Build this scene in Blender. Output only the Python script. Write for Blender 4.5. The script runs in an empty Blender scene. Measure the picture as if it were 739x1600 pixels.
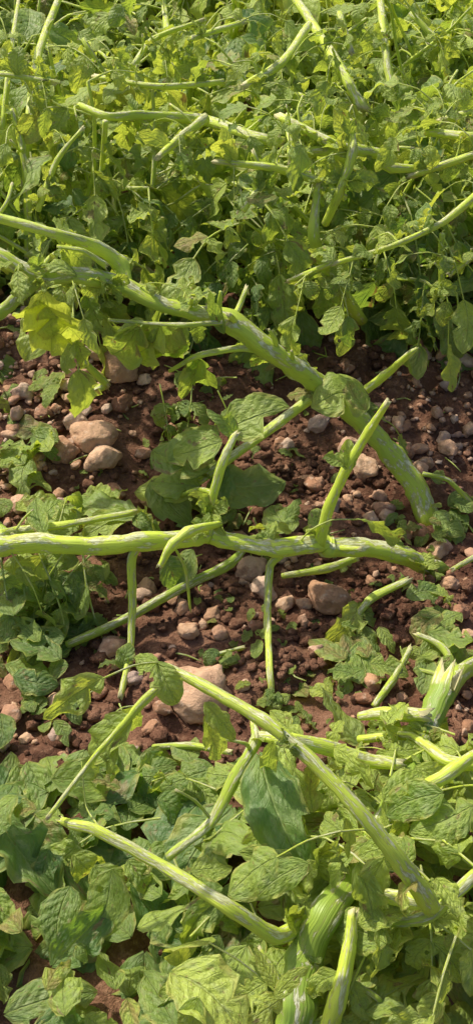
import bpy, bmesh, math, random
import numpy as np
from mathutils import noise as mn, Vector
rs=np.random.RandomState(11); random.seed(7)
H=1.0; PITCH=math.radians(46); FOV=math.radians(52)
F=800/math.tan(FOV/2)
fwd=np.array([0,math.cos(PITCH),-math.sin(PITCH)]); up=np.array([0,math.sin(PITCH),math.cos(PITCH)])
# ---------- noise ----------
TAB=np.random.RandomState(3).rand(256,256)
def vn(x,y,f,sd=0):
    x=np.asarray(x,float)*f+sd*17.3+500; y=np.asarray(y,float)*f+sd*9.1+500
    xi=np.floor(x).astype(int); yi=np.floor(y).astype(int); fx=x-xi; fy=y-yi
    fx=fx*fx*(3-2*fx); fy=fy*fy*(3-2*fy)
    g=lambda a,b:TAB[a%256,b%256]
    return (g(xi,yi)*(1-fx)+g(xi+1,yi)*fx)*(1-fy)+(g(xi,yi+1)*(1-fx)+g(xi+1,yi+1)*fx)*fy-.5
def gh(x,y):
    x=np.asarray(x,float); y=np.asarray(y,float)
    d=np.sqrt(x*x+y*y); fade=np.clip((9-d)/4,0,1)
    z=0.03*np.cos(2*math.pi*(y-1.55)/1.1)*fade
    z=z+(0.045*vn(x,y,4,1)+0.026*vn(x,y,11,2)+0.018*vn(x,y,27,3)+0.012*vn(x,y,60,4))*fade
    return z
def P(px,py,h=0.0):
    d=fwd+(px-369.5)/F*np.array([1,0,0])-(py-800)/F*up
    z=h
    for i in range(4):
        t=(z-H)/d[2]; p=np.array([0,0,H])+d*t
        z=h+float(gh(p[0],p[1]))
    return p
def dist(p): return float(np.dot(p-np.array([0,0,H]),fwd))
# ---------- accumulators ----------
class Acc:
    def __init__(s,k=4): s.k=k; s.v=[];s.f=[];s.tc=[];s.r=[];s.m=[];s.n=0
    def add(s,v,f,tc,rnd,tone,mat=0):
        s.v.append(v); s.f.append(f+s.n); s.tc.append(tc)
        a=np.empty((len(v),3)); a[:,0]=rnd; a[:,1]=tone; a[:,2]=0; s.r.append(a)
        s.m.append(np.full(len(f),mat)); s.n+=len(v)
    def build(s,name,mats,smooth=True):
        v=np.concatenate(s.v); f=np.concatenate(s.f); me=bpy.data.meshes.new(name)
        me.vertices.add(len(v)); me.vertices.foreach_set('co',v.ravel().astype(np.float32))
        me.loops.add(f.size); me.loops.foreach_set('vertex_index',f.ravel().astype(np.int32))
        me.polygons.add(len(f)); me.polygons.foreach_set('loop_start',np.arange(0,f.size,s.k,dtype=np.int32))
        for m in mats: me.materials.append(m)
        me.polygons.foreach_set('material_index',np.concatenate(s.m).astype(np.int32))
        me.update(calc_edges=True)
        me.polygons.foreach_set('use_smooth',np.full(len(f),smooth))
        a=me.attributes.new('tc','FLOAT_VECTOR','POINT'); a.data.foreach_set('vector',np.concatenate(s.tc).ravel().astype(np.float32))
        a=me.attributes.new('rt','FLOAT_VECTOR','POINT'); a.data.foreach_set('vector',np.concatenate(s.r).ravel().astype(np.float32))
        me.validate()
        o=bpy.data.objects.new(name,me); bpy.context.scene.collection.objects.link(o); return o
# ---------- leaf variants ----------
NU,NV=7,13
idx=np.arange(NU*NV).reshape(NV,NU)
LFACE=np.stack([idx[:-1,:-1],idx[:-1,1:],idx[1:,1:],idx[1:,:-1]],-1).reshape(-1,4)
def leafvar(r,flat=1.0,tat=.4):
    v=np.linspace(0,1,NV); u=np.linspace(-1,1,NU)
    w=(v**.6)*((1-v)**.72); w/=w.max(); w[0]=.05; w[-1]=.012
    W=r.uniform(.52,.74)/2*(1 if flat<1.3 else .8)
    wl=w*(1+r.uniform(-.07,.07,NV)); wr=w*(1+r.uniform(-.07,.07,NV))
    for q in (wl,wr):
        if r.rand()<tat: k=r.randint(3,10); q[k]*=r.uniform(.25,.65)
        if r.rand()<tat*.45: k=r.randint(6,12); q[k:]*=r.uniform(.15,.6)
    a1=r.uniform(-.5,1.3)*flat; a2=r.uniform(-.5,1.6)*flat
    th=-(a1*v+a2*v*v); ds=1/(NV-1)
    sy=np.concatenate([[0],np.cumsum(np.cos((th[1:]+th[:-1])/2)*ds)]); sz=np.concatenate([[0],np.cumsum(np.sin((th[1:]+th[:-1])/2)*ds)])
    fold=r.uniform(-.15,.6)*(1 if flat<1.3 else 1.8); tw=r.uniform(-.8,.8)*flat; ruf=r.uniform(.03,.13)*(.5+flat/2); fr=r.uniform(1.5,4); ph=r.uniform(0,6.3,2)
    sb=r.uniform(-.1,.1); cup=r.uniform(-.30,.22)
    V=np.zeros((NV,NU,3)); T=np.zeros((NV,NU,3))
    for j in range(NV):
        nrm=np.array([0,-math.sin(th[j]),math.cos(th[j])]); tan=np.array([0,math.cos(th[j]),math.sin(th[j])])
        c,s=math.cos(tw*v[j]),math.sin(tw*v[j]); X=np.array([c,0,0])+s*nrm; N=c*nrm-np.array([s,0,0])
        for i in range(NU):
            ww=(wl if u[i]<0 else wr)[j]*W; x=u[i]*ww*(1-.12*abs(cup)*u[i]**2)
            z=fold*abs(x)*(1-.6*abs(u[i]))+cup*ww*abs(u[i])**3+ruf*math.sin(6.28*fr*v[j]+ph[0 if u[i]<0 else 1])*u[i]**2*math.sin(math.pi*v[j])+r.uniform(-.010,.010)
            V[j,i]=np.array([sb*math.sin(3.14*v[j]),sy[j],sz[j]])+X*x+N*z+tan*(.10*abs(u[i])*(v[j]-.35))
            T[j,i]=(u[i],v[j],0)
    keep=np.ones(len(LFACE),bool)
    if r.rand()<tat:
        k=r.randint(2,NV-3); c=r.choice([0,1,4,5]); keep[k*(NU-1)+c]=False
        if r.rand()<.5: keep[(k+1)*(NU-1)+c]=False
    return V.reshape(-1,3),T.reshape(-1,3),LFACE[keep]
LV=[leafvar(rs) for _ in range(54)]
LF=[leafvar(rs,.45) for _ in range(40)]
LW=[leafvar(rs,1.8,.6) for _ in range(44)]
def nz(v): return v/(np.linalg.norm(v)+1e-9)
def leaf(acc,b,d,n,L,tone=.4,flat=False,wid=1.0,exact=False):
    d=nz(d); x=np.cross(d,n); 
    if np.linalg.norm(x)<1e-3: x=np.cross(d,[1,0,.3])
    x=nz(x); n=np.cross(x,d)
    if exact: S=LF if flat else LV
    elif flat: S=LF if rs.rand()<.62 else (LV if rs.rand()<.5 else LW)
    else: S=LV if rs.rand()<.68 else LW
    V,T,Fc=S[rs.randint(len(S))]
    M=np.stack([x*wid,d,n])
    acc.add(V@M*L+b,Fc,T,rs.rand(),tone+rs.uniform(-.18,.18),0)
def leafpp(acc,p0,p1,h0,h1,tone=.4,wid=1.0,n=None,flat=True):
    a=P(p0[0],p0[1],h0); b=P(p1[0],p1[1],h1)
    if n is None: n=np.array([rs.uniform(-.3,.3),rs.uniform(-.5,.1),1.])
    leaf(acc,a,b-a,np.array(n,float),np.linalg.norm(b-a)*1.05,tone,flat,wid*1.0,True)
def catmull(pts,seg,K=.65):
    pts=np.array(pts,float); n=len(pts); 
    if n<3: t=np.linspace(0,1,seg+1)[:,None]; return pts[0]*(1-t)+pts[1]*t
    e=np.vstack([2*pts[0]-pts[1],pts,2*pts[-1]-pts[-2]]); out=[]
    for i in range(n-1):
        p0,p1,p2,p3=e[i:i+4]
        for t in np.linspace(0,1,seg,endpoint=False):
            c=.5*((2*p1)+(-p0+p2)*t+(2*p0-5*p1+4*p2-p3)*t*t+(-p0+3*p1-3*p2+p3)*t**3)
            out.append(c*K+(p1*(1-t)+p2*t)*(1-K))
    out.append(pts[-1]); return np.array(out)
def tube(acc,pr,seg=5,sides=10,tone=.5,cap=True,rough=.06,hero=False):
    q=catmull(pr,seg); p=q[:,:3].copy(); r=np.maximum(q[:,3],2e-4)
    n=len(p); r=r*(1+rough*rs.uniform(-1,1,n))
    if hero:
        for k in range(1,len(pr)-1):
            if rs.rand()<.6:
                c=k*seg+rs.randint(-1,2); d=np.arange(n)-c; r=r*(1+rs.uniform(.05,.18)*np.exp(-(d/1.2)**2))
            if rs.rand()<.4:
                c=k*seg+rs.randint(-3,4); d=np.arange(n)-c; r=r*(1-rs.uniform(.06,.16)*np.exp(-(d/.9)**2))
        p+=r[:,None]*rs.uniform(-.06,.06,(n,3))
    t=np.gradient(p,axis=0); t/=np.linalg.norm(t,axis=1)[:,None]+1e-9
    if cap:
        e0=p[0]-t[0]*r[0]*.25; e1=p[-1]+t[-1]*r[-1]*.1
        p=np.vstack([e0,p,e1]); t=np.vstack([t[0],t,t[-1]]); r=np.concatenate([[r[0]*.05],r,[r[-1]*.05]]); n+=2
    s=np.concatenate([[0],np.cumsum(np.linalg.norm(np.diff(p,axis=0),axis=1))])
    nn=nz(np.cross(t[0],[.3,.2,1])); V=[];T=[]
    th=np.arange(sides)/sides*2*math.pi; off=rs.rand()*50; ph=rs.rand()*6
    for i in range(n):
        nn=nz(nn-t[i]*np.dot(nn,t[i])); b=np.cross(t[i],nn)
        prof=1+(.08 if hero else .05)*np.cos(3*th+ph+s[i]*9)+(.025*np.cos(5*th+s[i]*30) if hero else 0)
        ring=p[i]+r[i]*prof[:,None]*(np.cos(th)[:,None]*nn+np.sin(th)[:,None]*b)
        if cap and hero and i==n-2: ring+=t[i]*(r[i]*rs.uniform(-1.2,1.8,sides))[:,None]
        V.append(ring)
        T.append(np.stack([np.cos(th),np.sin(th),np.full(sides,s[i]+off)],-1))
    V=np.concatenate(V);T=np.concatenate(T); I=np.arange(n*sides).reshape(n,sides)
    J=np.roll(I,-1,1)
    f=np.stack([I[:-1],J[:-1],J[1:],I[1:]],-1).reshape(-1,4)
    tt=np.full(len(V),float(min(tone,1.1)))
    if cap and hero: tt[-2*sides:]=2.0; tt[:sides]=2.0
    acc.add(V,f,T,rs.rand(),tt,1)
def stem(acc,L,tone=.5,seg=6,sides=14,rough=.03,k=.92,sprout=0):
    pr=[]
    for (x,y,h,r) in L:
        p=P(x,y,h); pr.append([*p,r*k*dist(p)/F])
    tube(acc,pr,seg,sides,tone,True,rough,True); pr=np.array(pr)
    for i in range(sprout):
        j=rs.randint(len(pr)-1); t=rs.rand(); q=pr[j]*(1-t)+pr[j+1]*t; ax=nz(pr[j+1,:3]-pr[j,:3]); sd=nz(np.cross(ax,rs.randn(3)))
        if sd[2]<-.3: sd[2]*=-1
        d=nz(sd+ax*rs.uniform(-.2,.9)); b=q[:3]+sd*q[3]*.3
        m=rs.rand()
        if m<.25:
            L_=rs.uniform(.015,.05); rr=q[3]*rs.uniform(.25,.45)
            tube(acc,[[*b,rr],[*(b+d*L_*.5),rr*.85],[*(b+nz(d+rs.uniform(-.4,.4,3))*L_),rr*.7]],3,8,min(1,tone+.2),True,.05,True)
        elif m<.7: compound(acc,b,d,rs.uniform(.07,.12),rs.uniform(.4,.9),.9,1)
        else:
            for _ in range(3): leaf(acc,b+rs.uniform(-.006,.006,3),d+rs.uniform(-.7,.7,3),rs.randn(3)+[0,0,1],rs.uniform(.015,.045),rs.uniform(.4,.9))
    return pr
def compound(acc,b,d,L,tone=.4,droop=.6,pairs=2,ls=.44):
    d=nz(np.array(d,float)); p=np.array(b,float); pts=[p.copy()]; ds=[d.copy()]; N=6
    for i in range(N):
        d=nz(d+np.array([0,0,-droop*.28])+rs.uniform(-.12,.12,3)); p=p+d*L/N*.75
        g=float(gh(p[0],p[1]))+.004
        if p[2]<g: p[2]=g; d[2]=abs(d[2])*.1
        pts.append(p.copy()); ds.append(d.copy())
    r0=L*.010
    tube(acc,[[*q,r0*(1-.6*i/N)] for i,q in enumerate(pts[::2])],3,5,tone+.35,False,.0)
    upv=np.array([rs.uniform(-.5,.5),rs.uniform(-.5,.5),1.])
    for k in range(pairs):
        i=int(round(2+ (N-2.5)*k/max(1,pairs))); 
        for sgn in (-1,1):
            if rs.rand()<.15: continue
            side=nz(np.cross(ds[i],upv))*sgn
            dd=side*rs.uniform(.6,1)+ds[i]*rs.uniform(.3,.8)+np.array([0,0,-droop*rs.uniform(.1,.9)])
            leaf(acc,pts[i],dd,upv+rs.uniform(-.6,.6,3),L*ls*rs.uniform(.65,1.05)*(.75+.25*k/max(1,pairs)),tone)
        if rs.rand()<.4:
            leaf(acc,pts[i-1],nz(np.cross(ds[i],upv))*rs.choice([-1,1]),upv,L*ls*.3,tone)
    leaf(acc,pts[-1],ds[-1]+np.array([0,0,-.2*droop]),upv+rs.uniform(-.3,.3,3),L*ls*rs.uniform(1.,1.25),tone)
# ---------- materials ----------
def newmat(n):
    m=bpy.data.materials.new(n); m.use_nodes=True; nt=m.node_tree; nt.nodes.clear(); return m,nt
def mk(nt):
    def N(t,**k):
        n=nt.nodes.new(t)
        for a,b in k.items(): setattr(n,a,b)
        return n
    def val(n,i,v):
        if isinstance(v,bpy.types.NodeSocket): nt.links.new(v,n.inputs[i])
        else: n.inputs[i].default_value=v
    def M(op,a,b=0.0,c=None,clamp=False):
        n=N('ShaderNodeMath',operation=op); n.use_clamp=clamp; val(n,0,a); val(n,1,b)
        if c is not None: val(n,2,c)
        return n.outputs[0]
    def mix(f,a,b):
        n=N('ShaderNodeMix',data_type='RGBA'); val(n,0,f); val(n,6,a); val(n,7,b); return n.outputs[2]
    def sm(x,lo,hi):
        n=N('ShaderNodeMapRange',interpolation_type='SMOOTHSTEP'); val(n,0,x); val(n,1,lo); val(n,2,hi); return n.outputs[0]
    def noise(vec,sc,det=3,ro=.55):
        n=N('ShaderNodeTexNoise'); val(n,'Vector',vec); n.inputs['Scale'].default_value=sc; n.inputs['Detail'].default_value=det; n.inputs['Roughness'].default_value=ro; return n.outputs[0]
    def vmul(v,t):
        n=N('ShaderNodeVectorMath',operation='MULTIPLY'); val(n,0,v); n.inputs[1].default_value=t; return n.outputs[0]
    def vadd(a,b):
        n=N('ShaderNodeVectorMath',operation='ADD'); val(n,0,a); val(n,1,b); return n.outputs[0]
    def comb(x,y,z):
        n=N('ShaderNodeCombineXYZ'); val(n,0,x);val(n,1,y);val(n,2,z); return n.outputs[0]
    def attr(s):
        n=N('ShaderNodeAttribute'); n.attribute_name=s; sp=N('ShaderNodeSeparateXYZ'); nt.links.new(n.outputs['Vector'],sp.inputs[0]); return n.outputs['Vector'],sp.outputs
    def bump(h,st,d,nrm=None):
        n=N('ShaderNodeBump'); val(n,'Height',h); n.inputs['Strength'].default_value=st; n.inputs['Distance'].default_value=d
        if nrm is not None: nt.links.new(nrm,n.inputs['Normal'])
        return n.outputs[0]
    return N,val,M,mix,sm,noise,vmul,vadd,comb,attr,bump
def leafmat():
    m,nt=newmat('potato_leaf'); N,val,M,mix,sm,noise,vmul,vadd,comb,attr,bump=mk(nt)
    tc,t=attr('tc'); rt,r=attr('rt'); rnd=r[0]; tone=r[1]
    au=M('ABSOLUTE',t[0]); 
    base=comb(t[0],M('MULTIPLY',t[1],1.6),M('MULTIPLY',rnd,40))
    nb1=noise(base,3.2,4)
    warp=M('MULTIPLY',M('SUBTRACT',noise(base,2.5,1),.5),.12)
    mid=M('SUBTRACT',1,sm(au,.01,.07))
    sv=M('FRACT',M('ADD',M('SUBTRACT',M('MULTIPLY',t[1],6.5),M('MULTIPLY',au,1.7)),M('ADD',M('MULTIPLY',warp,6),M('MULTIPLY',M('SIGN',t[0]),.2))))
    dv=M('ABSOLUTE',M('SUBTRACT',sv,.5))
    side=M('MULTIPLY',M('SUBTRACT',1,sm(dv,.01,.07)),M('SUBTRACT',1,M('MULTIPLY',au,.7)))
    vein=M('MAXIMUM',mid,M('MULTIPLY',side,.35))
    tn=M('ADD',tone,M('MULTIPLY',M('SUBTRACT',noise(base,1.3,2),.5),.8),None,True)
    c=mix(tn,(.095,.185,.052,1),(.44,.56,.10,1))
    c=mix(M('MULTIPLY',sm(nb1,.46,.74),.5),c,(.36,.43,.21,1))
    c=mix(M('MULTIPLY',vein,.45),c,(.42,.51,.18,1))
    dead=M('MULTIPLY',sm(rnd,.90,.94),sm(noise(base,1.8,3),.35,.6)); c=mix(M('MULTIPLY',dead,.85),c,(.32,.23,.09,1))
    rimd=M('MULTIPLY',sm(au,.6,1.0),sm(noise(base,2.2,3),.45,.62)); c=mix(M('MULTIPLY',rimd,.7),c,(.50,.46,.12,1))
    sp=noise(base,10,3); c=mix(M('MULTIPLY',sm(sp,.62,.68),.7),c,(.22,.14,.06,1))
    big=noise(vadd(base,(7,3,1)),1.6,4); edge=sm(big,.63,.70); c=mix(M('MULTIPLY',edge,.7),c,(.32,.24,.11,1))
    hgt=M('ADD',M('MULTIPLY',M('SUBTRACT',1,vein),.6),M('ADD',M('MULTIPLY',noise(base,6,3),1.4),M('MULTIPLY',dv,-.8)))
    nb=bump(hgt,.85,.0028)
    p=N('ShaderNodeBsdfPrincipled'); val(p,'Base Color',c); val(p,'Roughness',M('ADD',.36,M('MULTIPLY',nb1,.25))); p.inputs['Specular IOR Level'].default_value=.5; nt.links.new(nb,p.inputs['Normal'])
    tr=N('ShaderNodeBsdfTranslucent'); tcx=mix(tn,(.32,.55,.05,1),(.82,.88,.09,1)); tcx=mix(M('MULTIPLY',vein,.35),tcx,(.22,.36,.03,1)); tcx=mix(edge,tcx,(.32,.2,.04,1)); val(tr,'Color',tcx); nt.links.new(nb,tr.inputs['Normal'])
    s=N('ShaderNodeMixShader'); s.inputs[0].default_value=.40; nt.links.new(p.outputs[0],s.inputs[1]); nt.links.new(tr.outputs[0],s.inputs[2])
    o=N('ShaderNodeOutputMaterial'); nt.links.new(s.outputs[0],o.inputs[0]); return m
def stemmat():
    m,nt=newmat('potato_stem'); N,val,M,mix,sm,noise,vmul,vadd,comb,attr,bump=mk(nt)
    tc,t=attr('tc'); rt,r=attr('rt')
    st=vmul(tc,(1.6,1.6,42)); fine=vmul(tc,(6,6,40)); 
    tn=M('ADD',r[1],M('MULTIPLY',M('SUBTRACT',noise(vmul(tc,(.6,.6,14)),1,2),.5),.8),None,True)
    c=mix(tn,(.19,.31,.045,1),(.68,.82,.10,1))
    nf=noise(fine,1,3)
    c=mix(M('MULTIPLY',sm(nf,.45,.7),.25),c,(.30,.44,.07,1))
    g=N('ShaderNodeNewGeometry'); sp=N('ShaderNodeSeparateXYZ'); nt.links.new(g.outputs['Normal'],sp.inputs[0])
    n1=noise(st,1,5,.62); upf=M('ADD',M('MULTIPLY',sm(sp.outputs[2],-.1,.9),.11),M('MULTIPLY',sm(r[1],.1,.45),.05))
    k=M('ADD',n1,upf); sc=sm(k,.655,.685); rim=M('SUBTRACT',sm(k,.62,.655),sc,None,True)
    c=mix(M('MULTIPLY',rim,.4),c,(.38,.32,.12,1)); 
    scol=mix(sm(noise(vmul(tc,(4,4,160)),1,4),.38,.62),(.42,.37,.24,1),(.80,.79,.64,1)); c=mix(M('MULTIPLY',sc,.75),c,scol)
    br=sm(noise(vmul(tc,(3,3,70)),1,4),.67,.71); c=mix(M('MULTIPLY',br,.6),c,(.24,.16,.07,1))
    c=mix(sm(r[1],1.3,1.8),c,(.72,.66,.38,1))
    h=M('ADD',M('MULTIPLY',noise(vmul(tc,(7,7,10)),1,2),.9),M('MULTIPLY',sc,M('ADD',M('MULTIPLY',noise(vmul(tc,(5,5,150)),1,4),1.1),-.8)))
    nb=bump(h,.6,.0022)
    p=N('ShaderNodeBsdfPrincipled'); val(p,'Base Color',c); val(p,'Roughness',M('ADD',.40,M('MULTIPLY',sc,.3))); p.inputs['Specular IOR Level'].default_value=.42
    nt.links.new(nb,p.inputs['Normal']); o=N('ShaderNodeOutputMaterial')
    tr=N('ShaderNodeBsdfTranslucent'); val(tr,'Color',mix(tn,(.25,.42,.04,1),(.85,.95,.12,1))); s=N('ShaderNodeMixShader'); s.inputs[0].default_value=.2; nt.links.new(p.outputs[0],s.inputs[1]); nt.links.new(tr.outputs[0],s.inputs[2])
    nt.links.new(s.outputs[0],o.inputs[0]); return m
def soilmat():
    m,nt=newmat('soil'); N,val,M,mix,sm,noise,vmul,vadd,comb,attr,bump=mk(nt)
    g=N('ShaderNodeNewGeometry'); pos=g.outputs['Position']
    c=mix(sm(noise(pos,9,4),.3,.7),(.11,.048,.030,1),(.24,.125,.080,1))
    c=mix(M('MULTIPLY',sm(noise(pos,160,3),.5,.75),.55),c,(.38,.23,.15,1))
    c=mix(M('MULTIPLY',sm(noise(pos,60,3),.52,.68),.6),c,(.06,.028,.018,1))
    nb=bump(noise(pos,45,5,.7),.9,.016); nb=bump(noise(pos,260,4,.7),.8,.003,nb)
    p=N('ShaderNodeBsdfPrincipled'); val(p,'Base Color',c); p.inputs['Roughness'].default_value=.95; p.inputs['Specular IOR Level'].default_value=.15; nt.links.new(nb,p.inputs['Normal'])
    o=N('ShaderNodeOutputMaterial'); nt.links.new(p.outputs[0],o.inputs[0]); return m
def rockmat():
    m,nt=newmat('stone'); N,val,M,mix,sm,noise,vmul,vadd,comb,attr,bump=mk(nt)
    g=N('ShaderNodeNewGeometry'); pos=g.outputs['Position']; rt,r=attr('rt')
    cr=N('ShaderNodeValToRGB'); e=cr.color_ramp; e.interpolation='LINEAR'
    cols=[(0,(.30,.145,.085)),(.25,(.48,.28,.17)),(.45,(.60,.39,.26)),(.62,(.41,.21,.13)),(.82,(.62,.45,.34)),(.92,(.38,.28,.24)),(1,(.52,.30,.18))]
    e.elements[0].position=0; e.elements[0].color=(*cols[0][1],1); e.elements[1].position=1; e.elements[1].color=(*cols[-1][1],1)
    for q,cc in cols[1:-1]: x=e.elements.new(q); x.color=(*cc,1)
    nt.links.new(r[0],cr.inputs[0]); c=cr.outputs[0]
    c=mix(M('MULTIPLY',sm(noise(pos,45,5,.7),.45,.7),.65),c,(.21,.10,.06,1))
    c=mix(M('MULTIPLY',sm(noise(pos,110,4),.56,.68),.45),c,(.66,.51,.40,1))
    nb=bump(noise(pos,120,5,.7),.8,.005)
    p=N('ShaderNodeBsdfPrincipled'); val(p,'Base Color',c); p.inputs['Roughness'].default_value=.82; p.inputs['Specular IOR Level'].default_value=.25; nt.links.new(nb,p.inputs['Normal'])
    o=N('ShaderNodeOutputMaterial'); nt.links.new(p.outputs[0],o.inputs[0]); return m
ML,MS,MG,MR=leafmat(),stemmat(),soilmat(),rockmat(); PM=[ML,MS]
# ---------- ground ----------
def axis(a,b,st,far):
    c=list(np.arange(a,b,st)); l=[];x=a;s=st
    while x>-far: s*=1.16; x-=s; l.append(x)
    rr=[];x=c[-1];s=st
    while x<far: s*=1.16; x+=s; rr.append(x)
    return np.array(l[::-1]+c+rr)
xs=axis(-.75,.75,.006,300); ys=axis(.25,1.9,.006,300)
X,Y=np.meshgrid(xs,ys); Z=gh(X,Y); V=np.stack([X,Y,Z],-1).reshape(-1,3); I=np.arange(X.size).reshape(X.shape)
A=Acc(); A.add(V,np.stack([I[:-1,:-1],I[:-1,1:],I[1:,1:],I[1:,:-1]],-1).reshape(-1,4),V.copy(),0,0); A.build('ground',[MG])
# ---------- stones ----------
def ico(sub,amp,fr,sd):
    bm=bmesh.new(); bmesh.ops.create_icosphere(bm,subdivisions=sub,radius=1)
    V=[]
    pl=[nz(np.random.RandomState(sd*31+i).randn(3)) for i in range(11)]
    for v in bm.verts:
        co=np.array(v.co); 
        for q in pl:
            d=np.dot(co,q); 
            if d>.70: co=co-q*(d-.70)*.88
        k=1+amp*mn.noise(Vector(co)*fr+Vector((sd*3.1,0,0)))+amp*.4*mn.noise(Vector(co)*fr*3+Vector((sd*3.1,5,0)))
        V.append(co*k)
    f=np.array([[v.index for v in fc.verts] for fc in bm.faces]); V=np.array(V); bm.free(); return V,f
S3=[ico(4,.25,1.2,i) for i in range(8)]; S2=[ico(3,.28,1.3,i+20) for i in range(10)]; S1=[ico(2,.5,1.8,i+40) for i in range(10)]; S0=[ico(1,.5,1.8,i+60) for i in range(8)]
def rock(acc,x,y,r,var,sink=.35,rnd=None):
    V,f=var[rs.randint(len(var))]; sc=np.array([1,rs.uniform(.65,.92),rs.uniform(.55,.8)])
    a=rs.rand()*6.28; c,s=math.cos(a),math.sin(a); R=np.array([[c,-s,0],[s,c,0],[0,0,1]])
    tl=rs.uniform(-.35,.35); T=np.array([[1,0,0],[0,math.cos(tl),-math.sin(tl)],[0,math.sin(tl),math.cos(tl)]])
    W=(V*sc*r)@T.T@R.T; z=float(gh(x,y))+r*sc[2]*(1-2*sink)
    acc.add(W+np.array([x,y,z]),f,W,rs.rand() if rnd is None else rnd,0)
heroes=[(145,680,34),(162,717,27),(185,575,33),(145,548,19),(100,705,24),(190,628,19),(312,1085,54),(175,1010,23),(512,932,32),(392,887,27),(25,1060,21),(568,730,25),(600,790,17),(655,832,18),(683,858,20),(580,806,15),(718,955,16),(295,982,16),(400,973,13),(228,917,20),(412,917,20),(627,708,22),(665,722,15),(30,785,19),(35,612,18),(498,660,19),(495,1012,13),(120,655,18),(180,768,16),(60,712,15),(110,600,17),(380,1067,12),(235,1131,14),(343,985,13),(545,700,20),(700,700,16),(735,990,16),(705,908,14),(475,965,12),(545,775,12),(70,640,15),(225,590,14),(440,690,14),(20,655,14),(270,665,12)]
tone={(312,1085):.4,(498,660):.92,(145,680):.35,(162,717):.45,(185,575):.3,(392,887):.75,(25,1060):.1}
for (x,y,r) in heroes:
    p=P(x,y,.01); a=Acc(3); rock(a,p[0],p[1],r*dist(p)/F*1.15,S3,.22,tone.get((x,y),rs.uniform(0,.85))); a.build('stone',[MR])
G=Acc(3)
for i in range(5200):
    x=rs.uniform(-.7,.7); y=rs.uniform(.55,1.45)
    dens=.28+1.4*vn(x,y,5,9)+ (.5 if (x<-.05 and y>.98) else 0)+(.35 if (x>.05 and .85<y<1.25) else 0)
    if rs.rand()>dens: continue
    r=min(.0036*(rs.rand()**-.5),.014); rock(G,x,y,r,S2 if r>.007 else S1,.08,rs.uniform(0,.95))
for i in range(1200):
    rock(G,rs.uniform(-2.5,2.5),rs.uniform(-1.5,5),.004*(rs.rand()**-.5),S1,.25)
G.build('gravel',[MR])
C=Acc(3)
for i in range(8000):
    x=rs.uniform(-.6,.6); y=rs.uniform(.5,1.5)
    if vn(x,y,7,12)+.5<rs.rand()*.8: continue
    r=min(.002*(rs.rand()**-.6),.012); rock(C,x,y,r,S0 if r<.006 else S1,.2)
for cx,cy,s in [(500,745,70),(470,720,50),(600,940,60),(330,940,60),(110,1110,70),(450,1030,80)]:
    for i in range(110):
        p=P(cx+rs.randn()*s*.5,cy+rs.randn()*s*.3); rock(C,p[0],p[1],rs.uniform(.002,.009),S1,.15)
C.build('soil_clods',[MG])
# ---------- hero plant A ----------
def leafcluster(acc,cx,cy,rx,ry,n,L,h0,h1,tone,up=.65,flat=True):
    for i in range(n):
        a=rs.rand()*6.28; q=math.sqrt(rs.rand()); p=P(cx+rx*q*math.cos(a),cy+ry*q*math.sin(a),rs.uniform(h0,h1))
        b=rs.rand()*6.28; d=np.array([math.cos(b),math.sin(b),rs.uniform(-.25,.15)])
        leaf(acc,p,d,np.array([rs.uniform(-1,1)*(1-up),rs.uniform(-1,1)*(1-up),1]),L*rs.uniform(.5,1.15),tone+rs.uniform(-.1,.25),flat)
A=Acc()
stem(A,[(-60,368,.33,13),(0,400,.33,13),(60,432,.32,13),(130,431,.31,14),(190,447,.30,15),(250,475,.28,13),(310,490,.26,14),(358,501,.25,18),(420,546,.22,18),(470,580,.19,16),(514,612,.155,19),(570,663,.11,17),(618,718,.06,18),(650,765,.03,18),(668,815,-.01,20)],.7,7,18,.03,.94,12)
stem(A,[(-60,325,.36,8),(0,340,.36,8),(90,366,.35,9),(150,385,.33,10),(188,412,.31,12),(200,447,.30,9)],.85,6,14,.03,1,5)
stem(A,[(-40,500,.27,11),(0,488,.28,11),(45,450,.30,11),(70,432,.32,9)],.45)
stem(A,[(90,385,.34,3),(130,392,.34,4),(165,415,.32,6)],.9)
stem(A,[(265,580,.18,3),(310,556,.21,5),(370,545,.22,6),(425,548,.22,7)],.95)
stem(A,[(170,500,.27,3),(230,505,.27,3),(290,508,.27,4),(355,503,.26,5)],.7)
stem(A,[(285,772,.06,6),(360,716,.09,7),(430,665,.12,8),(480,627,.15,8),(510,618,.15,8)],.85,6,14,.03,1,3)
stem(A,[(560,618,.14,8),(600,587,.18,7),(640,552,.23,5),(650,545,.235,3)],.95)
stem(A,[(70,480,.2,4),(95,530,.10,6),(132,566,.05,6),(166,600,.03,7)],.7); stem(A,[(128,648,.005,6),(140,618,.015,6),(168,600,.03,7)],.7)
stem(A,[(345,455,.29,3),(342,480,.27,5),(345,500,.26,5)],.7)
for q in [(420,515,.26,432,545,.22),(455,548,.23,452,570,.2),(540,600,.17,530,625,.15),(300,465,.3,290,485,.27)]:
    stem(A,[(q[3],q[4],q[5],5),((q[0]+q[3])/2+3,(q[1]+q[4])/2,(q[2]+q[5])/2,4.5),(q[0],q[1],q[2],2)],.85)
leafpp(A,(70,455),(80,548),.30,.18,1.0,.9,(0,-1,.3),False)
leafpp(A,(75,480),(122,540),.27,.19,1.0,1.0,(-.2,-1,.4),False); leafpp(A,(60,470),(55,530),.28,.19,.9,.9,(.3,-1,.3),False)
leafpp(A,(120,430),(65,395),.33,.35,.8,.8); leafpp(A,(170,425),(140,465),.31,.27,.4,.8)
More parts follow.
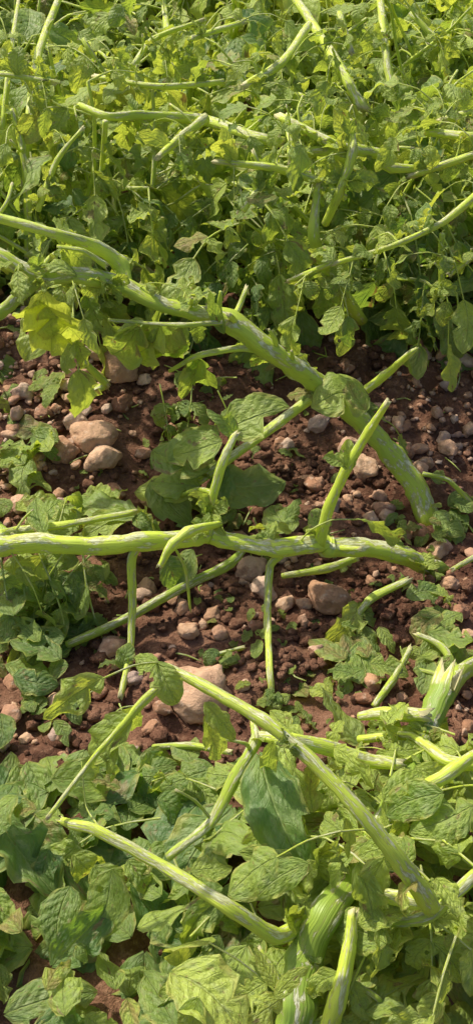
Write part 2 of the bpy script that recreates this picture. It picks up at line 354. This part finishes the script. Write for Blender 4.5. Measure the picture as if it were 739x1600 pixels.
leafpp(A,(250,510),(200,560),.27,.2,.9,.9,(0,-.8,.6)); leafpp(A,(255,510),(285,590),.27,.17,.4,.8,(0,-.9,.5))
leafpp(A,(225,505),(165,520),.27,.25,.6,.9); leafpp(A,(215,508),(175,580),.27,.17,.45,.8,(.3,-.9,.5),False)
leafpp(A,(245,512),(225,590),.26,.16,.8,.6,(0,-.9,.5)); leafpp(A,(300,555),(330,620),.2,.12,.4,.7,(0,-.9,.5),False)
leafpp(A,(285,505),(265,560),.26,.2,.5,.8,(0,-.8,.6)); leafpp(A,(310,558),(290,610),.2,.13,.5,.8,(0,-.8,.6))
leafpp(A,(350,520),(330,470),.25,.3,.4,.5);leafpp(A,(408,548),(410,585),.22,.17,.4,.9,(0,-.9,.5))
leafpp(A,(575,620),(500,628),.16,.17,.6,1.2,(0,-.5,.9)); leafpp(A,(570,640),(545,600),.16,.19,.6,1.,(.2,-.4,.9))
leafpp(A,(500,615),(450,610),.16,.15,.45,.8)
for k in range(36):
    x=rs.uniform(0,520); y=np.interp(x,[0,60,190,310,420,520],[398,430,445,490,545,620])
    p=P(x,y,np.interp(x,[0,190,310,520],[.33,.3,.26,.15])); leaf(A,p,rs.randn(3)*[1,1,.5]+[0,0,-.2],rs.randn(3)+[0,0,1],rs.uniform(.015,.035),.6)
for (x,y,h) in [(250,600,.02),(275,640,.01),(370,590,.02),(300,600,.02),(340,610,.02)]:
    p=P(x,y,h+.05); compound(A,p,[rs.uniform(-1,1),rs.uniform(-.6,.3),-.1],.12,.4,.8,2)
stem(A,[(660,740,.05,4),(700,750,.05,4),(739,790,.03,4)],.6)
leafcluster(A,700,790,50,40,12,.045,.01,.04,.35)
A.build('potato_plant',PM)
# ---------- hero plant B ----------
B=Acc()
stem(B,[(-80,858,.12,18),(0,852,.12,18),(60,848,.12,15),(150,852,.12,14),(222,845,.12,16),(300,841,.115,13),(325,833,.115,16),(350,844,.11,13),(430,857,.10,15),(500,849,.085,15),(515,856,.08,17),(570,856,.06,14),(630,868,.04,15),(662,882,.02,15)],.9,7,18,.03,1,10)
stem(B,[(655,878,.025,14),(680,888,.01,15),(697,897,-.01,13)],.15)
stem(B,[(322,835,.12,8),(330,785,.15,7),(348,722,.19,7),(368,678,.22,5)],.9,6,14,.03,1,2)
stem(B,[(345,818,.14,5),(300,828,.14,9),(270,850,.14,8),(250,885,.12,5)],1.)
stem(B,[(270,850,.13,2),(290,890,.08,3),(298,955,.03,2)],.95)
stem(B,[(500,850,.09,9),(512,800,.14,9),(540,735,.20,8),(572,680,.25,7),(606,627,.30,5)],1.05,6,14,.03,1,1)
stem(B,[(222,846,.12,8),(206,872,.10,8),(207,940,.05,7),(203,1020,.02,6),(188,1090,.01,5)],.95)
stem(B,[(440,868,.09,6),(422,885,.08,7),(418,960,.03,6),(422,1050,.01,6),(426,1098,.01,5)],1.)
stem(B,[(105,1008,.02,7),(200,965,.02,8),(270,925,.025,8),(360,880,.03,8),(385,850,.04,7)],.4)
stem(B,[(440,900,.02,5),(510,888,.03,7),(555,872,.03,6)],.7)
stem(B,[(555,965,.02,5),(580,935,.03,7),(635,908,.03,6)],.7)
stem(B,[(585,1102,.02,6),(615,1060,.02,7),(641,1013,.03,5)],.6)
stem(B,[(745,868,.03,5),(705,890,.02,4)],.7)
stem(B,[(0,835,.13,7),(30,830,.12,7),(100,820,.11,6),(215,800,.10,5)],.9,6,12,.03,1,4)
stem(B,[(-40,790,.1,8),(0,825,.12,8),(20,840,.12,8)],.5)
stem(B,[(280,775,.05,4),(310,765,.1,5),(335,770,.14,5)],.6)
leafpp(B,(352,672),(435,625),.20,.25,.5,1.2,(-.3,-.5,.9)); leafpp(B,(368,680),(340,640),.2,.24,.4,1.)
leafpp(B,(330,755),(440,745),.06,.06,.35,1.1,(0,-.4,1)); leafpp(B,(335,800),(350,735),.05,.08,.3,1.1)
leafpp(B,(345,690),(270,700),.16,.15,.6,1.1); leafpp(B,(300,735),(335,680),.12,.13,.4,1.1); leafpp(B,(265,720),(330,660),.1,.13,.5,1.)
leafpp(B,(240,705),(320,730),.1,.1,.4,1.1); leafpp(B,(310,760),(235,745),.07,.08,.6,1.); leafpp(B,(240,750),(300,800),.06,.05,.4,1.2)
leafpp(B,(300,770),(210,760),.05,.06,.8,1.); leafpp(B,(455,830),(425,785),.07,.08,.4,1.2); leafpp(B,(450,820),(465,780),.07,.09,.4,1.)
leafpp(B,(215,808),(110,765),.08,.09,.4,.9); leafpp(B,(200,800),(130,825),.08,.07,.8,.8); leafpp(B,(120,825),(40,790),.1,.1,.5,.9)
leafpp(B,(60,820),(90,770),.11,.13,.5,.9); leafpp(B,(70,835),(55,780),.11,.13,.4,.8)
leafpp(B,(260,870),(290,915),.06,.03,.35,1.2); leafpp(B,(300,860),(260,915),.06,.03,.25,1.2)
leafpp(B,(190,1045),(200,1010),.02,.04,.3,1.2)
leafpp(B,(30,870),(20,950),.08,.02,.9,1.0,(0,-.8,.7)); leafpp(B,(70,870),(40,930),.09,.03,.85,.9,(0,-.7,.7))
leafcluster(B,55,930,75,60,26,.07,.01,.07,.3); leafcluster(B,45,1015,70,55,22,.06,.01,.04,.2); leafcluster(B,130,900,50,30,6,.05,.02,.06,.3)
leafcluster(B,45,695,55,25,9,.06,.01,.05,.4); leafcluster(B,110,790,90,20,16,.06,.02,.07,.5); leafcluster(B,20,720,35,20,5,.06,.01,.04,.6)
leafcluster(B,280,755,55,35,10,.05,.01,.06,.4); leafcluster(B,400,790,60,30,5,.05,.01,.03,.2); leafcluster(B,60,590,60,15,6,.05,.01,.04,.35)
leafcluster(B,440,700,50,15,3,.04,.005,.02,.3)
for (x,y,hh,dx,dy) in [(100,865,.09,-.6,-.6),(60,860,.1,.3,-.8),(150,860,.09,-.8,-.5),(0,860,.1,.2,-1),(130,865,.09,.1,-.8)]:
    compound(B,P(x,y,hh),[dx,dy,-.2],.15,.35,.8,2)
B.build('potato_plant',PM)
# ---------- damaged leaves on furrow ----------
D=Acc()
leafcluster(D,665,940,30,40,7,.04,.01,.04,.4); leafcluster(D,560,1000,50,55,12,.05,.01,.03,.35); leafcluster(D,700,1000,50,50,12,.05,.01,.05,.4)
leafcluster(D,440,1100,60,20,8,.035,.005,.02,.3); leafcluster(D,370,1025,50,15,4,.03,.005,.02,.3); leafcluster(D,610,850,60,50,7,.03,.005,.03,.35)
leafcluster(D,505,1080,20,20,3,.03,.005,.02,.9); leafcluster(D,70,1110,80,35,12,.035,.003,.02,.2); leafcluster(D,700,870,40,60,7,.035,.005,.03,.45)
leafpp(D,(560,945),(530,985),.03,.04,1.1,1.,(0,-.6,.8),False); leafpp(D,(560,1005),(590,1070),.02,.01,.3,1.)
leafcluster(D,360,880,350,250,90,.020,.002,.012,.4); leafcluster(D,500,1000,200,150,45,.022,.002,.012,.35)
stem(D,[(330,1025,.01,4),(380,1012,.01,4)],.6); stem(D,[(650,1045,.03,3),(700,1058,.03,5)],.6); stem(D,[(720,1060,.03,6),(690,1010,.05,7),(650,990,.05,4)],.6)
for i in range(80):
    p=P(rs.uniform(20,720),rs.uniform(560,1120),.006); a=rs.rand()*6.28; L=rs.uniform(.01,.04); d=np.array([math.cos(a),math.sin(a),.05])*L
    tube(D,[[*p,.0012],[*(p+d*.5+rs.uniform(-.003,.003,3)),.001],[*(p+d),.0007]],3,5,rs.uniform(.3,1.),True)
D.build('fallen_leaves',PM)
# ---------- near plant ----------
E=Acc()
stem(E,[(455,1640,.08,30),(462,1570,.10,28),(475,1500,.11,26),(505,1430,.12,24),(545,1380,.11,21),(590,1300,.10,17),(635,1210,.09,17),(670,1130,.09,19),(697,1070,.10,21)],.15,7,20,.03,1,7)
stem(E,[(672,1420,.14,12),(668,1410,.17,15),(620,1340,.22,14),(560,1265,.25,12),(490,1190,.27,11),(420,1130,.28,10),(330,1078,.28,9),(262,1043,.275,7),(232,1036,.27,4)],.85,7,16,.03,1,4)
stem(E,[(270,1055,.27,7),(225,1095,.25,8),(195,1130,.24,6),(150,1180,.22,5),(75,1278,.18,4)],.8)
stem(E,[(475,1440,.11,12),(430,1462,.13,13),(350,1412,.17,11),(250,1350,.18,10),(150,1296,.18,9),(115,1288,.175,8),(97,1282,.17,6)],.9,7,16,.03,1,1)
stem(E,[(128,1190,.2,1),(135,1260,.17,1.2),(155,1292,.18,2)],.9)
stem(E,[(510,1620,.10,16),(530,1550,.13,15),(545,1480,.14,12),(550,1430,.14,9)],1.05,6,16)
stem(E,[(400,1150,.13,7),(450,1155,.14,10),(510,1168,.13,12),(570,1188,.12,11),(625,1195,.10,9)],1.,6,14,.03,1,2)
stem(E,[(262,1340,.09,7),(330,1285,.10,8),(368,1215,.12,10),(400,1158,.13,9),(395,1130,.13,4)],.55,6,14,.03,1,2)
stem(E,[(668,1412,.16,13),(640,1405,.16,14),(590,1398,.15,12)],1.1); stem(E,[(610,1440,.13,9),(670,1430,.14,11),(760,1350,.15,11)],.7)
stem(E,[(560,1120,.09,7),(600,1115,.10,11),(665,1118,.11,12)],.9); stem(E,[(560,1155,.09,7),(640,1150,.1,8),(700,1190,.12,12),(760,1195,.13,10)],1.)
stem(E,[(640,1240,.15,9),(690,1215,.17,13),(739,1180,.17,9)],.9); stem(E,[(240,1167,.02,5),(300,1165,.03,6),(360,1175,.05,5)],.5)
stem(E,[(430,1570,.14,4),(435,1530,.16,5),(405,1480,.18,3)],.9); stem(E,[(700,1080,.09,16),(720,1050,.07,15),(760,1030,.03,15)],.4)
stem(E,[(620,1600,.05,6),(590,1560,.1,5),(560,1540,.1,5)],.5)
leafpp(E,(405,1180),(480,1335),.15,.16,.25,.85,(.1,-.3,1)); leafpp(E,(205,1120),(125,1190),.24,.20,.7,.9); leafpp(E,(180,1150),(160,1215),.23,.2,.6,.7)
leafpp(E,(320,1100),(370,1150),.27,.24,.7,.8); leafpp(E,(320,1120),(345,1180),.26,.2,.7,.7)
leafpp(E,(210,1105),(205,1150),.24,.2,.6,.8); leafpp(E,(425,1160),(420,1230),.2,.15,.4,.5); leafpp(E,(540,1280),(545,1340),.22,.18,.6,.5)
leafpp(E,(175,1360),(140,1470),.10,.06,.4,1.1,(.2,-.2,1)); leafpp(E,(270,1520),(370,1600),.22,.24,1.0,1.0,(0,-.1,1)); leafpp(E,(310,1560),(300,1640),.24,.22,.6,1.)
leafpp(E,(480,1350),(400,1400),.16,.14,.6,.8);leafpp(E,(400,1330),(290,1250),.12,.12,.6,.7,None,False); leafpp(E,(440,1560),(380,1600),.17,.19,1.,.9); leafpp(E,(430,1540),(400,1490),.18,.2,1.,.7);leafpp(E,(430,1560),(470,1520),.18,.2,1.,.7)
leafpp(E,(600,1340),(560,1450),.19,.16,.6,.7,None,False); leafpp(E,(560,1350),(590,1480),.18,.15,.5,.7,None,False)
leafpp(E,(300,1360),(360,1350),.14,.12,.7,.9); leafpp(E,(560,1260),(520,1220),.18,.2,.7,.8)
leafpp(E,(690,1240),(600,1270),.17,.15,.5,.9); leafpp(E,(640,1330),(560,1330),.17,.16,.5,.8); leafpp(E,(735,1260),(640,1290),.17,.15,.4,1.); leafpp(E,(600,1250),(660,1200),.15,.15,.7,.9)
def carpet(acc,n,x0,x1,y0,y1,L,h0,h1,tone,up=.65,flat=True):
    for i in range(n):
        px,py=rs.uniform(x0,x1),rs.uniform(y0,y1); h=rs.uniform(h0,h1)
        tx=np.interp(py,[1070,1130,1210,1300,1380,1430,1500,1640],[697,670,635,590,545,505,475,455])
        if abs(px-tx)<38 and h>.05 and (py<1150 or py>1370) and rs.rand()<.75: h=rs.uniform(.0,.05)
        p=P(px,py,h); b=rs.rand()*6.28
        leaf(acc,p,np.array([math.cos(b),math.sin(b),rs.uniform(-.5,.2)]),np.array([rs.uniform(-1,1)*(1-up),rs.uniform(-1,1)*(1-up)-.1,1]),L*rs.uniform(.5,1.2),tone+rs.uniform(-.1,.25)+h*1.5,flat)  # higher leaves get a yellower tone, sunlit look put into the colour
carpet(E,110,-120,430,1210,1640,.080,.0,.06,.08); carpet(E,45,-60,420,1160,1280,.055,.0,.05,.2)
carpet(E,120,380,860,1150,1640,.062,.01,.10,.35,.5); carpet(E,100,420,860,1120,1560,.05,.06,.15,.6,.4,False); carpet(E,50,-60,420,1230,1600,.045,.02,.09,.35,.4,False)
for i in range(20):
    p=P(rs.uniform(580,780),rs.uniform(1130,1560),rs.uniform(.1,.17)); a=rs.rand()*6.28; compound(E,p,[math.cos(a),math.sin(a),.2],.12,.75,.7,2)
for i in range(8):
    p=P(rs.uniform(250,430),rs.uniform(1200,1500),rs.uniform(.05,.1)); a=rs.rand()*6.28; compound(E,p,[math.cos(a),math.sin(a),.1],.12,.5,.7,2)
E.build('potato_plant',PM)
# ---------- random plants ----------
def plant(acc,cx,cy,n=6,h=.32,tone=.4,lod=1,lean=(0,0),leafp=.9,LR=(.13,.2),rr=(.0033,.0058)):
    for s in range(n):
        a=rs.rand()*6.28; sp=rs.uniform(.25,.9); d=nz(np.array([math.cos(a)*sp+lean[0],math.sin(a)*sp+lean[1],1.]))
        p=np.array([cx+rs.randn()*.04,cy+rs.randn()*.04,0]); p[2]=gh(p[0],p[1])-.01
        r=rs.uniform(*rr); L=h*rs.uniform(.8,1.35); N=7; pts=[[*p,r]]; brk=rs.randint(2,7) if rs.rand()<.65 else 99
        for i in range(N):
            if i==brk: d=nz(d+np.array([rs.uniform(-1.4,1.4),rs.uniform(-1.2,.8),rs.uniform(-1.2,-.2)]))
            d=nz(d+rs.uniform(-.2,.2,3)+np.array([0,0,-.05])); p=p+d*L/N
            g=float(gh(p[0],p[1]))+.008
            if p[2]<g: p[2]=g; d[2]=abs(d[2])*.2
            pts.append([*p,r*(1-.55*i/N)])
            if i>0 and rs.rand()<leafp:
                b=rs.rand()*6.28; compound(acc,p,d*.4+np.array([math.cos(b),math.sin(b),.2]),rs.uniform(*LR),tone-.25+p[2]*1.7+rs.uniform(-.2,.25),rs.uniform(.5,1.3),2 if lod else 1,.44 if lod else .52)  # tone rises with height: lit tops and dark interior painted into leaf colour
        tube(acc,pts,3,8 if lod else 5,rs.uniform(.75,1.1))
Fp=Acc()
far=[([(95,-10,.30,6),(62,80,.27,7),(48,180,.22,8),(40,290,.14,8)],1.),([(20,170,.26,5),(42,260,.2,7),(46,400,.08,7)],.9),
([(460,-5,.34,7),(490,40,.33,8),(520,88,.31,9),(545,130,.29,9),(565,168,.27,9)],.95),([(593,-5,.34,6),(600,70,.31,7),(612,142,.27,7)],.95),
([(125,165,.30,6),(170,182,.31,7),(220,180,.31,8),(320,188,.31,9),(400,215,.31,9),(440,222,.30,9)],.8),([(455,240,.30,9),(510,236,.30,9),(560,262,.27,8)],.85),
([(322,184,.33,9),(285,212,.32,8),(248,245,.31,5)],1.),([(508,350,.27,7),(530,300,.31,8),(550,235,.35,8),(546,188,.37,6)],1.),
([(540,310,.31,6),(500,284,.33,7),(430,262,.34,7),(335,252,.34,5)],1.),([(482,40,.34,7),(440,98,.34,7),(380,135,.33,6)],1.),([(350,128,.32,5),(250,135,.32,5),(150,120,.31,5)],.95),
([(565,500,.08,10),(518,430,.20,10),(490,370,.28,9),(498,285,.33,7)],.6),([(690,262,.30,6),(610,262,.30,8),(590,240,.31,9),(520,225,.32,9),(435,180,.32,7)],.8),
([(760,290,.34,7),(690,348,.33,6),(610,385,.31,5),(520,412,.30,4)],1.),([(690,365,.32,5),(688,400,.29,5),(690,455,.24,5)],.9),
([(760,235,.34,7),(640,275,.31,6)],.9),([(760,168,.34,8),(690,190,.32,7)],1.),([(258,120,.24,6),(262,60,.29,6),(255,-5,.32,4)],.9),
([(130,60,.31,4),(180,140,.26,6),(250,220,.2,6)],.8),([(740,215,.34,8),(660,205,.32,7)],1.),([(450,180,.32,6),(455,260,.30,6)],.95),
([(165,190,.31,5),(160,270,.22,5),(150,330,.14,5)],.9),([(0,115,.31,4),(90,130,.31,5)],.9),([(640,20,.34,5),(690,70,.31,5)],.9),
([(300,60,.34,5),(380,35,.34,5)],.95),([(520,410,.3,5),(450,440,.24,4)],.8),([(739,400,.29,5),(700,430,.28,5)],.9),
([(5,200,.24,5),(15,100,.29,5),(30,0,.34,3)],.95),([(530,20,.37,5),(548,80,.34,5)],.95),([(60,330,.2,5),(90,250,.26,5),(130,200,.3,3)],.95),([(210,100,.33,5),(240,60,.34,5),(320,30,.36,3)],.95),([(380,330,.28,5),(410,280,.31,5),(395,235,.34,3)],.95)]
for L,t in far: stem(Fp,L,t,5,10,.04,.92,6)
Fp.build('potato_plant',PM)
for i,cx in enumerate(np.arange(-1.35,1.4,.3)):
    a=Acc()
    for dy in (1.47,1.72,1.95):
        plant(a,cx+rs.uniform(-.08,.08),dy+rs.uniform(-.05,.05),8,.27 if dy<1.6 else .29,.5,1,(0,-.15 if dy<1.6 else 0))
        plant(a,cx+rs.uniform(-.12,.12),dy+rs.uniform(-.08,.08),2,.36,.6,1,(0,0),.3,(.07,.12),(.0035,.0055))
    for k in range(26):
        x=cx+rs.uniform(-.18,.18); y=rs.uniform(1.34,1.62); b=rs.uniform(3.4,6.0)
        compound(a,[x,y,rs.uniform(.06,.24)],[math.cos(b),math.sin(b),.1],rs.uniform(.14,.2),rs.uniform(.05,.5),.9,2)  # row skirt in low tones, its deep shade put into the leaf colour
    for k in range(46):
        x=cx+rs.uniform(-.18,.18); y=rs.uniform(1.4,2.15); b=rs.rand()*6.28
        leaf(a,np.array([x,y,rs.uniform(.03,.27)]),np.array([math.cos(b),math.sin(b),-.2]),rs.uniform(-.5,.5,3)+[0,-.3,1],rs.uniform(.06,.1),rs.uniform(0,.6))
    a.build('potato_plant',PM)
for ry,rg in ((2.5,(2.25,2.5,2.75)),(3.6,(3.4,3.7))):
    for cx in np.arange(-1.5,1.6,.42):
        a=Acc()
        for dy in rg:
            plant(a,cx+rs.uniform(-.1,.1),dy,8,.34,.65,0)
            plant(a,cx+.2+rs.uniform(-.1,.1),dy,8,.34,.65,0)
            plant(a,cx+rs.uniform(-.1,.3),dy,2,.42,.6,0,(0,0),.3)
        a.build('potato_plant',PM)
for cx in (-.95,-.65,.62,.95):
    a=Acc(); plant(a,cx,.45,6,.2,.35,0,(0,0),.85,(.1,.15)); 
    for k in range(50):
        x=cx+rs.uniform(-.2,.2); y=rs.uniform(.2,.65); b=rs.rand()*6.28; leaf(a,np.array([x,y,float(gh(x,y))+rs.uniform(0,.06)]),[math.cos(b),math.sin(b),-.1],[0,0,1],.07,.2,True)
    a.build('potato_plant',PM)
# ---------- light, sky, camera ----------
el=math.radians(48); az=math.radians(-45)
w=bpy.data.worlds.new("World"); bpy.context.scene.world=w; w.use_nodes=True; nt=w.node_tree
sk=nt.nodes.new('ShaderNodeTexSky'); sk.sky_type='NISHITA'; sk.sun_disc=False; sk.sun_elevation=el; sk.sun_rotation=az%(2*math.pi); sk.dust_density=4
nt.links.new(sk.outputs[0],nt.nodes['Background'].inputs[0]); nt.nodes['Background'].inputs[1].default_value=.15
l=bpy.data.lights.new('sun','SUN'); l.energy=5; l.angle=math.radians(1.2); l.color=(1,.93,.76); o=bpy.data.objects.new('sun',l); bpy.context.scene.collection.objects.link(o)
sd=Vector((math.sin(az)*math.cos(el),math.cos(az)*math.cos(el),math.sin(el))); o.rotation_euler=sd.to_track_quat('Z','Y').to_euler()
cam=bpy.data.cameras.new('camera'); cam.sensor_fit='VERTICAL'; cam.angle=FOV; cam.clip_start=.01; cam.clip_end=1000
co=bpy.data.objects.new('camera',cam); bpy.context.scene.collection.objects.link(co); co.location=(0,0,H); co.rotation_euler=(math.pi/2-PITCH,0,0)
bpy.context.scene.camera=co
s=bpy.context.scene; s.view_settings.view_transform='Standard'; s.view_settings.look='None'; s.view_settings.exposure=0
